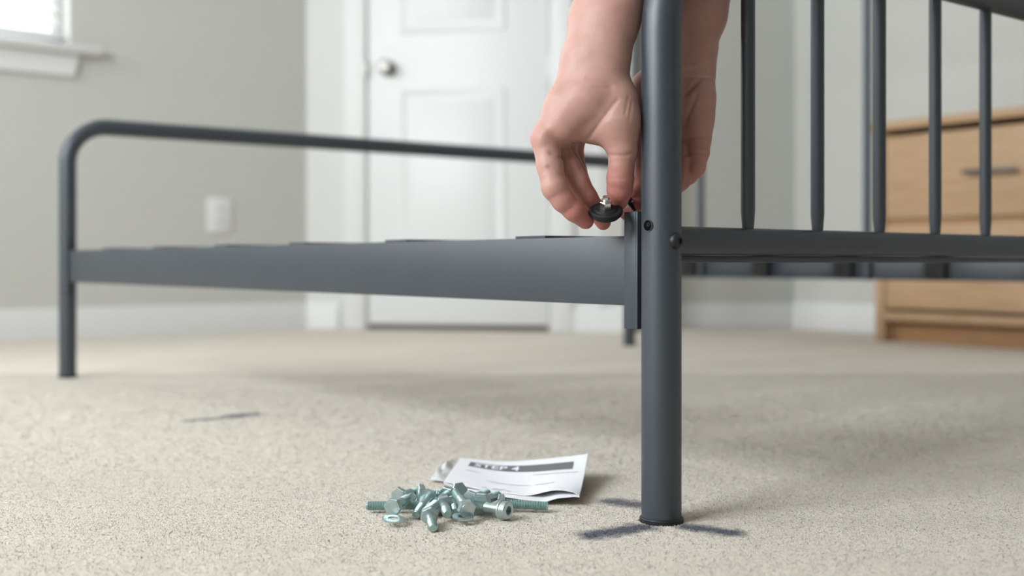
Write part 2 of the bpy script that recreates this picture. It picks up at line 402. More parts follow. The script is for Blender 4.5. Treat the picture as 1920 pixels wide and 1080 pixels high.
# ------------------------------------------------------------------ dresser
Gd = V(1.2, 3.68, 0); mdr = frame(Gd, V(.613, -.79, 0))    # local x along the front, y = towards the wall
DW = .82; DDp = .38; DH = .72
dr = empty('dresser', Gd, 'light oak dresser with long dark bar handles against the right wall', 'dresser')
s = MB(); s.box((-.012, -.014, DH-.028), (DW+.012, DDp, DH), .004, mdr); part('top', s, 'oak', dr)
for x in (0, DW-.034):
    s = MB(); s.box((x, 0, 0), (x+.034, DDp, DH-.028), .002, mdr); part('side_panel', s, 'oak', dr)
s = MB(); s.box((.034, DDp-.008, .02), (DW-.034, DDp, DH-.03), 0, mdr); part('back_panel', s, 'oak', dr)
s = MB(); s.box((.034, .0, .070), (DW-.034, .022, .100), .002, mdr); part('bottom_rail', s, 'oak', dr)
s = MB(); s.box((.034, .045, .0), (DW-.034, .063, .070), .002, mdr); part('toe_kick', s, 'oak_dark', dr)
s = MB(); s.box((.034, .02, .36), (DW-.034, .05, .42), .0, mdr); part('divider_rail', s, 'oak_dark', dr)
for z0, z1 in ((.110, .383), (.402, .672)):
    s = MB(); s.box((.038, .003, z0), (DW-.038, .024, z1), .003, mdr); dw = part('drawer', s, 'oak', dr)
    zc = z0+.135; hx = DW/2
    s = MB(); s.box((hx-.085, -.034, zc-.007), (hx+.085, -.024, zc+.007), .003, mdr)
    for e in (-.065, .065): s.box((hx+e-.005, -.026, zc-.005), (hx+e+.005, .004, zc+.005), .001, mdr)
    part('handle', s, 'dark_metal', dw)

# ------------------------------------------------------------------ bed frame
P0 = V(.1503, 1.12, 0); P1 = V(-1.006, 2.52, 0); P2 = V(.368, 3.49, 0)
HD = V(.795, .607, 0).normalized(); HW = 1.68; P3 = P0 + HD*HW
RV = (P1-P0).normalized(); RL = (P1-P0).length          # near side rail direction
FD = (P2-P1).normalized(); FW = (P2-P1).length
RO = V(-RV.y, RV.x, 0)                                   # outward (camera-left) normal of the near rail
if RO.dot(HD) > 0: RO = -RO
bed = empty('bed_frame', P0, 'slate grey metal tube bed frame with spindled headboard and low footboard', 'bed frame')
TR = .0201
def hoop(a, b_, z, R, z0=.0):
    d = (b_-a).normalized(); up = V(0, 0, 1); pts = [a+up*z0, a+up*(z0+.02)]
    n = 14; nseg = 6
    for i in range(1, nseg): pts.append(a+up*(z0+.02+(z-R-z0-.02)*i/nseg))
    for i in range(n+1):
        t = PI/2*i/n; pts.append(a + d*R*(1-math.cos(t)) + up*(z-R+R*math.sin(t)))
    L = (b_-a).length
    for i in range(1, 8): pts.append(a + d*(R+(L-2*R)*i/8) + up*z)
    for i in range(n+1):
        t = PI/2*i/n; pts.append(b_ - d*R*(1-math.sin(t)) + up*(z-R+R*math.cos(t)))
    for i in range(1, nseg+1): pts.append(b_+up*(z-R-(z-R-z0)*i/nseg))
    return pts
s = MB(); s.tube(hoop(P0, P3, .618, .125, .004), TR, 40, ref=(1, 0, 0)); part('headboard_hoop', s, 'bed', bed)
s = MB(); s.tube(hoop(P1, P2, .572, .085, .004), .0188, 28, ref=(1, 0, 0)); part('footboard_hoop', s, 'bed', bed)
for p, r in ((P0, TR), (P1, .0188), (P2, .0188), (P3, TR)):
    s = MB(); s.lathe([(0, 0), (0, r+.0019), (.0042, r+.0019), (.0054, r+.0010), (.0060, r-.001)], 32, mtx=frame(p, V(1, 0, 0)) @ Matrix.Rotation(-PI/2, 4, 'Y'))
    part('foot_cap', s, 'black_plastic', bed)
# headboard lower rail: oval tube, and the flat end bar under it
s = MB(); mh = frame(P0, HD)
def oval(mb, mt, x0, x1, zc, hy, hz, rr, n=6):
    prof = []
    for cy, cz, a0 in ((hy-rr, hz-rr, 0), (-hy+rr, hz-rr, PI/2), (-hy+rr, -hz+rr, PI), (hy-rr, -hz+rr, 3*PI/2)):
        for i in range(n+1):
            a = a0+PI/2*i/n; prof.append((cy+rr*math.cos(a), zc+cz+rr*math.sin(a)))
    m_ = len(prof); vs = [mt @ V(x, y, z) for x in (x0, x1) for y, z in prof]
    mb.add(vs, [(i, (i+1) % m_, m_+(i+1) % m_, m_+i) for i in range(m_)], True)
    mb.add(vs, [tuple(range(m_)), tuple(range(2*m_-1, m_-1, -1))])
oval(s, mh, TR*.8, HW-TR*.8, .2830, .0125, .0145, .0095); part('headboard_rail', s, 'bed', bed)
s = MB(); s.box((TR*.8, -.004, .2605), (HW-TR*.8, .012, .2675), .0012, mh); part('end_bar', s, 'bed', bed)
# spindles
s = MB(); s.tube([(0, 0, .290), (0, 0, .296), (0, 0, .316), (0, 0, .59), (0, 0, .605)], [.0055, .0062, .0077, .0077, .0074], 18, ref=(1, 0, 0))
me = s.mesh('spindle')
for k in range(13):
    o = link('spindle', me, M['bed'], bed); o.location = HD*(.1308+.1192*k)
# side rails: folded channel with a top lip
def rail(a, bdir, L, inner):
    m_ = MB(); mt = frame(a, bdir); sgn = 1 if (mt.to_3x3() @ V(0, 1, 0)).dot(inner) > 0 else -1
    def bx(x0, x1, y0, y1, z0, z1, bev=.0012): m_.box((x0, min(y0*sgn, y1*sgn), z0), (x1, max(y0*sgn, y1*sgn), z1), bev, mt)
    bx(.040, L-.034, -.004, 0, .2165, .2880); bx(.040, L-.034, -.001, .026, .2855, .2880, .0008); bx(.040, L-.034, -.001, .018, .2165, .2187, .0008)
    return m_
part('side_rail', rail(P0+RO*.006, RV, RL, -RO), 'bed', bed)
part('side_rail', rail(P3-RO*.006, (P2-P3), (P2-P3).length, RO), 'bed', bed)
# brackets at each rail end
def bracket(p, d, outn):
    m_ = MB(); mt = frame(p, d); sg = 1 if (mt.to_3x3() @ V(0, 1, 0)).dot(outn) > 0 else -1
    y0, y1 = sorted((sg*.011, sg*.0145)); m_.box((.0225, y0, .193), (.0385, y1, .3125), .001, mt)
    y0, y1 = sorted((-sg*.012, sg*.0145)); m_.box((.0195, y0, .193), (.0232, y1, .3125), .001, mt)
    return m_
for p, d, on in ((P0, RV, RO), (P1, -RV, RO), (P3, (P2-P3).normalized(), -RO), (P2, (P3-P2).normalized(), -RO)):
    part('rail_bracket', bracket(p, d, on), 'bed', bed)
# slats and their clips on the far rail
far = (P3-P0)
SL = [-.012, .226, .502, .771, 1.037, 1.309, 1.58]
for k, t in enumerate(SL[1:]):
    a = P0 + RV*t + RO*.003; b_ = P3 + (P2-P3)*(t/RL); d = (b_-a); mt = frame(a, d)
    m_ = MB(); n = 14; L = d.length; w = .055
    yy = mt.to_3x3() @ V(0, 1, 0); sg = -1 if yy.dot(RV) > 0 else 1
    vs = []; fs = []
    for i in range(n+1):
        f = i/n; bow = .012*math.sin(PI*f)*1.0; 
        for y, z in ((0, 0), (w*sg, 0), (w*sg, .0032), (0, .0032)): vs.append(mt @ V(f*L, y, .2882+bow*.05-.0004+z))
    for i in range(n):
        for q in range(4): fs.append((i*4+q, i*4+(q+1) % 4, (i+1)*4+(q+1) % 4, (i+1)*4+q))
    fs += [(0, 1, 2, 3), (n*4+3, n*4+2, n*4+1, n*4)]
    m_.add(vs, fs); part('slat', m_, 'bed', bed)
    m_ = MB(); m_.box((L-.014, min(0, w*sg), .222), (L-.006, max(0, w*sg), .287), .002, mt); part('slat_clip', m_, 'black_plastic', bed)
# tall side guard: uprights on the far rail, joined by a bar
top_z = 1.22
gpts = []
for t in (.022, .291, .844):
    p = P2 + (P3-P2).normalized()*t
    s = MB(); s.tube([p+V(0, 0, 0.215), p+V(0, 0, top_z)], .0108, 16); part('guard_upright', s, 'bed', bed); gpts.append(p)
s = MB(); s.tube([gpts[0]+V(0, 0, top_z)-(P3-P2).normalized()*.02, P3+V(0, 0, top_z)], .011, 16); part('guard_bar', s, 'bed', bed)
# bolt hole, domed bolt on the near post
def post_point(off, z):     # point on the near post at a signed horizontal pixel offset fraction
    cdir = (V(0, 0, 0)-P0).normalized(); rt = V(-cdir.y, cdir.x, 0)   # rt points to camera right
    if rt.x < 0: rt = -rt
    ang = math.asin(off); n = cdir*math.cos(ang)+rt*math.sin(ang); return P0+n*TR+V(0, 0, z), n
p, n = post_point(-.66, H+(HZ-423)/F*1.105)
s = MB(); mk = frame(p, n); s.lathe([(.0002, .0052), (.0007, .0054), (.0008, .0060), (-.001, .0066)], 22, mtx=mk)
part('bolt_hole_rim', s, 'bed', bed)
s = MB(); s.lathe([(.0005, 0), (.0005, .0035), (.0004, .0051), (.0000, .0054)], 22, mtx=mk); ho = part('bolt_hole', s, 'hole', bed)
s = MB(); s.lathe([(.0012, 0), (.0020, .0016), (.0012, .0030), (.0004, .0032)], 14, mtx=Matrix.Translation(n*-.0004+V(0.0012, 0, .0012)) @ mk); part('bolt_end', s, 'black_plastic', bed)
p, n = post_point(.74, H+(HZ-452)/F*1.105)
s = MB(); mk = frame(p, n); s.lathe([(-.002, .0082), (.0010, .0082), (.0030, .0070), (.0046, .0046), (.0046, .0028), (.0030, .0026), (.0030, 0)], 24, mtx=mk)
part('dome_bolt', s, 'black_plastic', bed)

# ------------------------------------------------------------------ carpet pile
def make_pile():
    rows = []; y = .64
    while y < 2.6:
        sp = .0018 if y < 1.3 else (.0018+(y-1.3)*.005 if y < 1.9 else .0048)
        hw = .47*y+.16; n = int(2*hw/sp)
        xs = np.linspace(-hw, hw, n)+np.random.uniform(-.5, .5, n)*sp
        ys = y+np.random.uniform(-.5, .5, n)*sp
        rows.append(np.stack([xs, ys, np.full(n, sp)], 1)); y += sp
    T = np.concatenate(rows); N = len(T)
    # leave the spots under the bed feet free of standing pile
    keep = np.ones(N, bool)
    for p in (P0, P1): keep &= (np.hypot(T[:, 0]-p.x, T[:, 1]-p.y) > .0235)
    T = T[keep]; N = len(T); sp = T[:, 2]
    low = 0.5+.5*np.sin(T[:, 0]*37+np.sin(T[:, 1]*29)*1.7)*np.sin(T[:, 1]*41+np.cos(T[:, 0]*23)*2)
    hgt = (.0040+.0010*low+np.random.uniform(-.0007, .0007, N))
    hgt = hgt*.34*np.clip((2.62-T[:, 1])/1.0, .03, 1)
    lean = np.random.normal(0, .5, (N, 2))*sp[:, None]
    ph = np.random.uniform(0, 2*PI, N); r0 = sp*1.0
    vv = np.zeros((N, 4, 3))
    for k in range(3):
        a = ph+2*PI*k/3
        vv[:, k, 0] = T[:, 0]+np.cos(a)*r0; vv[:, k, 1] = T[:, 1]+np.sin(a)*r0; vv[:, k, 2] = .0002
    vv[:, 3, 0] = T[:, 0]+lean[:, 0]; vv[:, 3, 1] = T[:, 1]+lean[:, 1]; vv[:, 3, 2] = hgt
    base = (np.arange(N)*4)[:, None]; NV = 4
    loops = np.array([0, 1, 3, 1, 2, 3, 2, 0, 3]); lp = (base+loops[None, :]).astype(np.int32).ravel()
    tot = np.full(N*3, 3, np.int32); start = np.concatenate([[0], np.cumsum(tot)[:-1]]).astype(np.int32)
    me = bpy.data.meshes.new('carpet_pile'); me.vertices.add(N*NV); me.vertices.foreach_set('co', vv.astype(np.float32).ravel())
    me.loops.add(len(lp)); me.loops.foreach_set('vertex_index', lp)
    me.polygons.add(len(tot)); me.polygons.foreach_set('loop_start', start)
    me.polygons.foreach_set('use_smooth', np.ones(len(tot), bool))
    me.update(calc_edges=True)
    at2 = me.attributes.new('tint', 'FLOAT', 'POINT'); at2.data.foreach_set('value', np.repeat(np.random.rand(N).astype(np.float32), NV))
    o = link('carpet_pile', me, M['carpet']); o['kind'] = 'stuff'
    tag(o, 'beige cut pile carpet tufts covering the floor', 'carpet')
make_pile()

# ------------------------------------------------------------------ hands (signed distance field, surface nets)
def smin(a, b_, k):
    h = np.maximum(k-np.abs(a-b_), 0)/k; return np.minimum(a, b_)-h*h*k*.25
class Field:
    def __init__(s, lo, hi, vox):
        s.lo = np.array(lo, np.float32); s.vox = vox
        s.n = np.ceil((np.array(hi)-np.array(lo))/vox).astype(int)+1
    def new(s): return np.full(s.n, .05, np.float32)
    def axes(s, sl): return [s.lo[i]+s.vox*np.arange(sl[i].start, sl[i].stop, dtype=np.float32) for i in range(3)]
    def capsule(s, D, a, b_, ra, rb, k):
        a = np.array(a); b_ = np.array(b_); m = max(ra, rb)+.024
        lo = np.clip(((np.minimum(a, b_)-m-s.lo)/s.vox).astype(int), 0, s.n); hi = np.clip(((np.maximum(a, b_)+m-s.lo)/s.vox).astype(int)+1, 0, s.n)
        if (hi <= lo).any(): return
        sl = tuple(slice(int(l), int(h)) for l, h in zip(lo, hi)); X, Y, Z = s.axes(sl)
        X = X[:, None, None]-a[0]; Y = Y[None, :, None]-a[1]; Z = Z[None, None, :]-a[2]; d = (b_-a).astype(np.float32); L2 = float(d@d)+1e-12
        t = np.clip((X*d[0]+Y*d[1]+Z*d[2])/L2, 0, 1)
        dist = np.sqrt((X-t*d[0])**2+(Y-t*d[1])**2+(Z-t*d[2])**2)-(ra+(rb-ra)*t)
        D[sl] = smin(D[sl], dist.astype(np.float32), k)
    def chain(s, D, pts, k):                      # pts: (Vector, radius)
        for (a, ra), (b_, rb) in zip(pts[:-1], pts[1:]): s.capsule(D, a, b_, ra, rb, k)
def surface_nets(D, lo, vox):
    ins = D < 0
    c = [D[i:D.shape[0]-1+i, j:D.shape[1]-1+j, k:D.shape[2]-1+k] for i in (0, 1) for j in (0, 1) for k in (0, 1)]
    offs = [(i, j, k) for i in (0, 1) for j in (0, 1) for k in (0, 1)]
    cnt = sum((x < 0).astype(np.int8) for x in c); act = (cnt > 0) & (cnt < 8)
    idx = np.argwhere(act); vid = np.full(act.shape, -1, np.int64); vid[act] = np.arange(len(idx))
    cv = np.stack([x[act] for x in c], 1); acc = np.zeros((len(idx), 3)); num = np.zeros(len(idx))
    for a in range(8):
        for b_ in range(a+1, 8):
            oa = np.array(offs[a]); ob = np.array(offs[b_])
            if np.abs(oa-ob).sum() != 1: continue
            va = cv[:, a]; vb = cv[:, b_]; x = (va < 0) != (vb < 0)
            t = np.where(x, va/np.where(x, va-vb, 1), 0)
            acc += np.where(x[:, None], oa+(ob-oa)*t[:, None], 0); num += x
    verts = (idx+acc/num[:, None])*vox+np.array(lo)
    faces = []
    for ax in range(3):
        o1, o2 = [(1, 2), (2, 0), (0, 1)][ax]
        a = np.take(ins, range(0, ins.shape[ax]-1), ax); b_ = np.take(ins, range(1, ins.shape[ax]), ax)
        e = np.argwhere(a != b_); ok = (e[:, o1] > 0) & (e[:, o2] > 0) & (e[:, o1] < ins.shape[o1]-1) & (e[:, o2] < ins.shape[o2]-1); e = e[ok]
        d1 = np.zeros(3, int); d1[o1] = 1; d2 = np.zeros(3, int); d2[o2] = 1
        def g(p): return vid[p[:, 0], p[:, 1], p[:, 2]]
        q = np.stack([g(e-d1-d2), g(e-d2), g(e), g(e-d1)], 1)
        s_ = a[e[:, 0], e[:, 1], e[:, 2]]; q = np.where(s_[:, None], q, q[:, ::-1]); faces.append(q)
    return verts, np.concatenate(faces)
def build_hand(name, spec, parent, vox=.0013):
    pts = [p for ch in spec['palm']+spec['fingers'] for p, r in ch]
    lo = [min(p[i] for p in pts)-.055 for i in range(3)]; hi = [max(p[i] for p in pts)+.055 for i in range(3)]
    Fd = Field(lo, hi, vox); D = Fd.new()
    for ch in spec['palm']: Fd.chain(D, ch, spec.get('kp', .012))
    FF = Fd.new()
    for ch in spec['fingers']:
        one = Fd.new(); Fd.chain(one, ch, .003); FF = smin(FF, one, .0014)
    D = smin(D, FF, .006)
    X, Y, Z = Fd.axes([slice(0, int(n)) for n in Fd.n])
    # creases (amp > 0) and tendons (amp < 0) on the camera side, as curtains across depth
    for line, Yr, amp, w, ymax in spec['creases']:
        q = [at(px, py, Yr) for px, py in line]; best = None
        for a, b_ in zip(q[:-1], q[1:]):
            dx, dz = b_.x-a.x, b_.z-a.z; L2 = dx*dx+dz*dz
            t = np.clip(((X[:, None]-a.x)*dx+(Z[None, :]-a.z)*dz)/L2, 0, 1)
            d2 = (X[:, None]-a.x-t*dx)**2+(Z[None, :]-a.z-t*dz)**2; best = d2 if best is None else np.minimum(best, d2)
        g = amp*np.exp(-best/(w*w)); g[g**2 < 1e-10] = 0
        fade = np.clip((ymax-Y)/.008, 0, 1)
        D += (g[:, None, :]*fade[None, :, None]).astype(np.float32)
    v, f = surface_nets(D, lo, vox)
    off = ORG[parent.name]
    me = bpy.data.meshes.new(name); me.from_pydata((v-np.array(off)).tolist(), [], f.tolist())
    me.polygons.foreach_set('use_smooth', [True]*len(f)); me.update()
    fl_ = np.zeros(len(v))
    for ch in spec['fingers']:
        tip = np.array(ch[-1][0]); fl_ = np.maximum(fl_, .95*np.exp(-(np.linalg.norm(v-tip, axis=1)/.042)**2))
        kn = np.array(ch[0][0]); fl_ = np.maximum(fl_, .35*np.exp(-(np.linalg.norm(v-kn, axis=1)/.016)**2))
    a_ = me.attributes.new('flush', 'FLOAT', 'POINT'); a_.data.foreach_set('value', fl_.astype(np.float32))
    o = link(name, me, M['skin'], parent); ORG[o.name] = off
    sm = o.modifiers.new('smooth', 'SMOOTH'); sm.factor = .5; sm.iterations = 2
    return o
def C(*rows): return [(at(px, py, Y), r/1000) for px, py, Y, r in rows]
person = empty('person', at(1240, -330, 1.23), 'person reaching down beside the bed post with bare forearms, fingers holding small hardware', 'person')
right = dict(
    palm=[C((1190, -345, 1.21, 34), (1150, -60, 1.165, 32), (1122, 40, 1.150, 29), (1100, 110, 1.140, 24), (1094, 150, 1.138, 22)),
          C((1215, -345, 1.21, 34), (1172, -60, 1.160, 32), (1145, 40, 1.142, 28), (1134, 110, 1.135, 24), (1132, 150, 1.132, 22)),
          C((1090, 145, 1.136, 22), (1062, 200, 1.130, 20), (1023, 258, 1.128, 14)),
          C((1104, 145, 1.148, 22), (1070, 205, 1.148, 20), (1036, 266, 1.150, 14)),
          C((1118, 145, 1.156, 21), (1085, 205, 1.165, 18), (1052, 270, 1.171, 13)),
          C((1130, 145, 1.160, 20), (1104, 205, 1.178, 16), (1072, 268, 1.188, 12)),
          C((1132, 145, 1.134, 21), (1152, 190, 1.128, 22), (1157, 232, 1.124, 22), (1166, 278, 1.122, 14.5)),
          C((1125, 150, 1.126, 18), (1102, 190, 1.121, 19), (1062, 236, 1.121, 15.5)),
          C((1060, 234, 1.130, 12), (1110, 240, 1.130, 13), (1150, 242, 1.126, 14))],
    fingers=[C((1022, 260, 1.128, 13.8), (1031, 310, 1.121, 13.2), (1040, 352, 1.116, 13.0), (1056, 376, 1.117, 11.4), (1076, 395, 1.120, 10.6), (1098, 414, 1.129, 8.6)),
             C((1036, 266, 1.150, 13), (1064, 312, 1.143, 12.2), (1083, 342, 1.141, 12.2), (1100, 370, 1.145, 11), (1116, 392, 1.149, 9.8), (1131, 417, 1.150, 8.0)),
             C((1052, 270, 1.171, 12.5), (1084, 332, 1.176, 10.3), (1102, 368, 1.178, 9.2), (1122, 392, 1.174, 8)),
             C((1072, 268, 1.188, 11.5), (1084, 322, 1.196, 9.3), (1092, 352, 1.197, 8.3), (1102, 374, 1.194, 7.4)),
             C((1163, 262, 1.123, 16.5), (1167, 286, 1.122, 13.8), (1165, 312, 1.123, 12.8), (1163, 334, 1.126, 13.6), (1162, 356, 1.131, 12.8), (1159, 377, 1.138, 10))],
    creases=[([(1100, 148), (1128, 156), (1146, 164)], 1.11, .0009, .0016, 1.135), ([(1112, 166), (1140, 168)], 1.11, .0006, .0013, 1.135),
             ([(1156, 190), (1130, 225), (1106, 256)], 1.11, .0014, .0022, 1.135),
             ([(1032, 288), (1048, 295), (1058, 292)], 1.11, .0016, .0018, 1.135), ([(1028, 314), (1046, 322), (1056, 330)], 1.11, .0014, .0018, 1.135),
             ([(1024, 302), (1042, 308)], 1.11, .0006, .0012, 1.13),
             ([(1140, 287), (1170, 291), (1194, 283)], 1.10, .0011, .0016, 1.13), ([(1142, 332), (1184, 334)], 1.10, .0006, .0014, 1.13),
             ([(1180, 180), (1172, 215)], 1.10, .0007, .0012, 1.13), ([(1186, 188), (1180, 222)], 1.10, .0006, .0011, 1.13),
             ([(1030, 372), (1044, 366)], 1.10, .0005, .0012, 1.12), ([(1062, 396), (1074, 388)], 1.10, .0005, .0011, 1.12),
             ([(1080, 165), (1050, 215), (1026, 252)], 1.11, -.0005, .0060, 1.135), ([(1100, 20), (1096, 140)], 1.11, -.0004, .008, 1.135),
             ([(1020, 246), (1014, 262)], 1.11, -.0015, .006, 1.135)])
left = dict(
    palm=[C((1395, -345, 1.28, 34), (1334, -60, 1.225, 30), (1316, 30, 1.214, 25), (1301, 100, 1.206, 22.5), (1300, 140, 1.203, 21)),
          C((1360, -345, 1.28, 34), (1300, -60, 1.225, 31), (1286, 30, 1.214, 27), (1272, 100, 1.208, 22), (1268, 140, 1.206, 21)),
          C((1300, 140, 1.200, 21), (1303, 185, 1.193, 20), (1305, 225, 1.190, 17), (1308, 262, 1.188, 13.5)),
          C((1290, 140, 1.204, 20), (1284, 200, 1.200, 18), (1282, 272, 1.196, 13.5)),
          C((1275, 140, 1.206, 20), (1258, 205, 1.205, 18), (1252, 278, 1.202, 13.5)),
          C((1262, 140, 1.206, 20), (1238, 205, 1.206, 17), (1226, 276, 1.204, 13)),
          C((1258, 135, 1.198, 20), (1218, 168, 1.190, 19), (1204, 205, 1.184, 17), (1206, 240, 1.180, 14))],
    fingers=[C((1308, 258, 1.188, 13.5), (1309, 285, 1.182, 11.8), (1303, 314, 1.181, 10.8), (1290, 330, 1.190, 9.3), (1272, 334, 1.203, 8)),
             C((1283, 272, 1.196, 13), (1284, 305, 1.184, 11), (1276, 338, 1.180, 10.5), (1256, 360, 1.192, 9.4), (1236, 368, 1.204, 8)),
             C((1252, 278, 1.202, 13), (1240, 325, 1.190, 11), (1218, 372, 1.186, 10), (1196, 394, 1.182, 8.8), (1174, 402, 1.180, 6.6)),
             C((1226, 276, 1.204, 12.5), (1218, 320, 1.192, 11), (1212, 352, 1.180, 10.2), (1206, 372, 1.172, 9.2), (1197, 383, 1.164, 8.0)),
             C((1206, 236, 1.180, 14), (1208, 280, 1.176, 11.6), (1210, 318, 1.172, 11.6), (1203, 343, 1.168, 10), (1189, 362, 1.164, 7.4))],
    creases=[([(1276, 118), (1304, 117), (1322, 128)], 1.18, .0015, .0016, 1.205), ([(1276, 133), (1318, 132)], 1.18, .0013, .0014, 1.205),
             ([(1278, 146), (1336, 148)], 1.18, .0015, .0016, 1.205), ([(1280, 182), (1296, 166), (1310, 152)], 1.18, .0020, .0024, 1.2),
             ([(1280, 240), (1294, 205), (1304, 180)], 1.18, .0013, .0024, 1.2),
             ([(1278, 262), (1300, 256), (1326, 258)], 1.17, .0016, .0018, 1.195), ([(1278, 293), (1300, 286), (1326, 289)], 1.17, .0015, .0018, 1.195),
             ([(1294, 312), (1286, 345)], 1.17, .0008, .0018, 1.195)])
build_hand('right_arm', right, person)
build_hand('left_arm', left, person)
def sleeve(c0, c1, r0, r1):
    m_ = MB(); n = 9; pts = [c0.lerp(c1, i/n) for i in range(n+1)]; 
    m_.tube(pts, [r0+(r1-r0)*i/n+.0016*math.sin(i*2.3) for i in range(n+1)], 32)
    m_.tube([pts[0]-(c1-c0)*.02, pts[0]+(c1-c0)*.12], r0+.0025, 32); return m_
part('sleeve', sleeve(at(1196, -270, 1.20), at(1240, -620, 1.29), .047, .056), 'sleeve', person)
part('sleeve', sleeve(at(1362, -270, 1.268), at(1420, -620, 1.35), .047, .056), 'sleeve', person)

# hardware in the hands
def orient(direction, loc):
    x = Vector(direction).normalized(); q = V(1, 0, 0).rotation_difference(x); m_ = q.to_matrix().to_4x4(); m_.translation = Vector(loc); return m_
tilt = V(-.03, -.50, .87)
fc = at(1136, 398, 1.124); foot = empty('levelling_foot', fc, 'round black levelling foot with a short steel stud pinched in the fingers', 'levelling foot')
mk = orient(tilt, fc)
s = MB(); s.lathe([(-.0060, 0), (-.0060, .0115), (-.0048, .0135), (-.0010, .0168), (.0010, .0173), (.0026, .0170), (.0036, .0155), (.0036, .0155), (.0030, .0120), (.0042, .0105), (.0046, .0070), (.0046, 0)], 48, mtx=mk)
part('pad', s, 'rubber', foot)
def hexprism(m_, x0, x1, af, mt, ch=.0006):
    R = af/math.sqrt(3); rows = [(x0, R-ch), (x0+ch, R), (x1-ch, R), (x1, R-ch)]
    vs = [mt @ V(x, r*math.cos(k*PI/3), r*math.sin(k*PI/3)) for x, r in rows for k in range(6)]
    fs = [(i*6+k, i*6+(k+1) % 6, (i+1)*6+(k+1) % 6, (i+1)*6+k) for i in range(3) for k in range(6)]
    m_.add(vs, fs+[tuple(reversed(range(6))), tuple(range(18, 24))])
s = MB(); hexprism(s, .0044, .0125, .0108, mk @ Matrix.Rotation(.25, 4, 'X')); part('nut', s, 'steel', foot)
def thread(x0, x1, r, pitch=.0017, depth=.0009):
    pr = []; x = x0
    while x+pitch <= x1: pr += [(x, r-depth), (x+pitch*.5, r)]; x += pitch
    return pr+[(x, r-depth)]
s = MB(); s.lathe(thread(.0120, .0170, .0043)+[(.0176, .0034), (.0176, 0)], 20, mtx=mk, smooth=False); part('stud', s, 'steel', foot)
sc = at(1181, 381, 1.158); scr = empty('small_screw', sc, 'small dark screw held by the fingertips beside the bracket top', 'screw')
mk = orient(V(.55, .35, -.75), sc)
s = MB(); s.lathe([(-.006, 0), (-.006, .0034), (-.004, .0046), (-.002, .0046), (-.002, .0026)], 18, mtx=mk); part('screw_head', s, 'black_plastic', scr)
s = MB(); s.lathe(thread(-.002, .010, .0026)+[(.0108, 0)], 14, mtx=mk, smooth=False); part('screw_shank', s, 'black_plastic', scr)

# ------------------------------------------------------------------ loose bolts
BOLT = {}
def bolt_meshes(L, kind, full):
    key = (L, kind, full)
    if key in BOLT: return BOLT[key]
    h = MB(); I = Matrix.Identity(4)
    if kind == 'hex':
        hexprism(h, -.0068, -.0008, .0165, I, .0007); h.lathe([(-.0008, .0080), (0, .0080), (0, .0080), (0, .004)], 24)
        h.lathe([(-.00685, .0066), (-.0071, .0064), (-.0071, 0)], 24)
    elif kind == 'flange':
        hexprism(h, -.0078, -.0018, .0150, I, .0007); h.lathe([(-.0030, .0078), (-.0016, .0100), (0, .0103), (0, .0103), (0, .004)], 32)
    else:                                            # cap screw with hexagon socket
        h.lathe([(0, .004), (0, .0088), (0, .0088), (-.0012, .0098), (-.0030, .0098), (-.0036, .0090), (-.0095, .0088), (-.0105, .0080), (-.0105, .0080), (-.0105, .0048)], 32)
        R = .0046; vs = [V(x, R*math.cos(k*PI/3), R*math.sin(k*PI/3)) for x in (-.0105, -.0050) for k in range(6)]
        ring = [V(-.0105, .0050*math.cos(k*PI/3), .0050*math.sin(k*PI/3)) for k in range(6)]
        h.add(vs+ring, [(k, (k+1) % 6, 6+(k+1) % 6, 6+k) for k in range(6)]+[tuple(range(6, 12))]+[(k, (k+1) % 6, 12+(k+1) % 6, 12+k) for k in range(6)])
    s = MB(); r = .0050; x0 = 0 if full else L*.5
    if not full: s.lathe([(0, r), (x0, r), (x0+.0006, r-.0006)], 22)
    s2 = MB()
    s2.lathe(thread(x0, L-.0012, r)+[(L-.0008, r-.0008), (L, r-.0014), (L, r-.0014), (L, 0)], 22, smooth=False)
    BOLT[key] = (h.mesh('head'), s.mesh('shank') if not full else None, s2.mesh('thread')); return BOLT[key]
def bolt(px, py, Y, d, L, kind, full, label, roll=0, green=False):
    hm, sm_, tm = bolt_meshes(L, kind, full); p = at(px, py, Y)
    o = empty('bolt', p, label, 'bolt', 'loose bolts on the carpet'); q = V(1, 0, 0).rotation_difference(Vector(d).normalized()) @ Quaternion((1, 0, 0), roll)
    o.rotation_euler = q.to_euler()
    link('head', hm, M['zinc'], o)
    if sm_: link('shank', sm_, M['zinc'], o)
    t = link('thread', tm, M['zinc_green'], o)
zz = 0
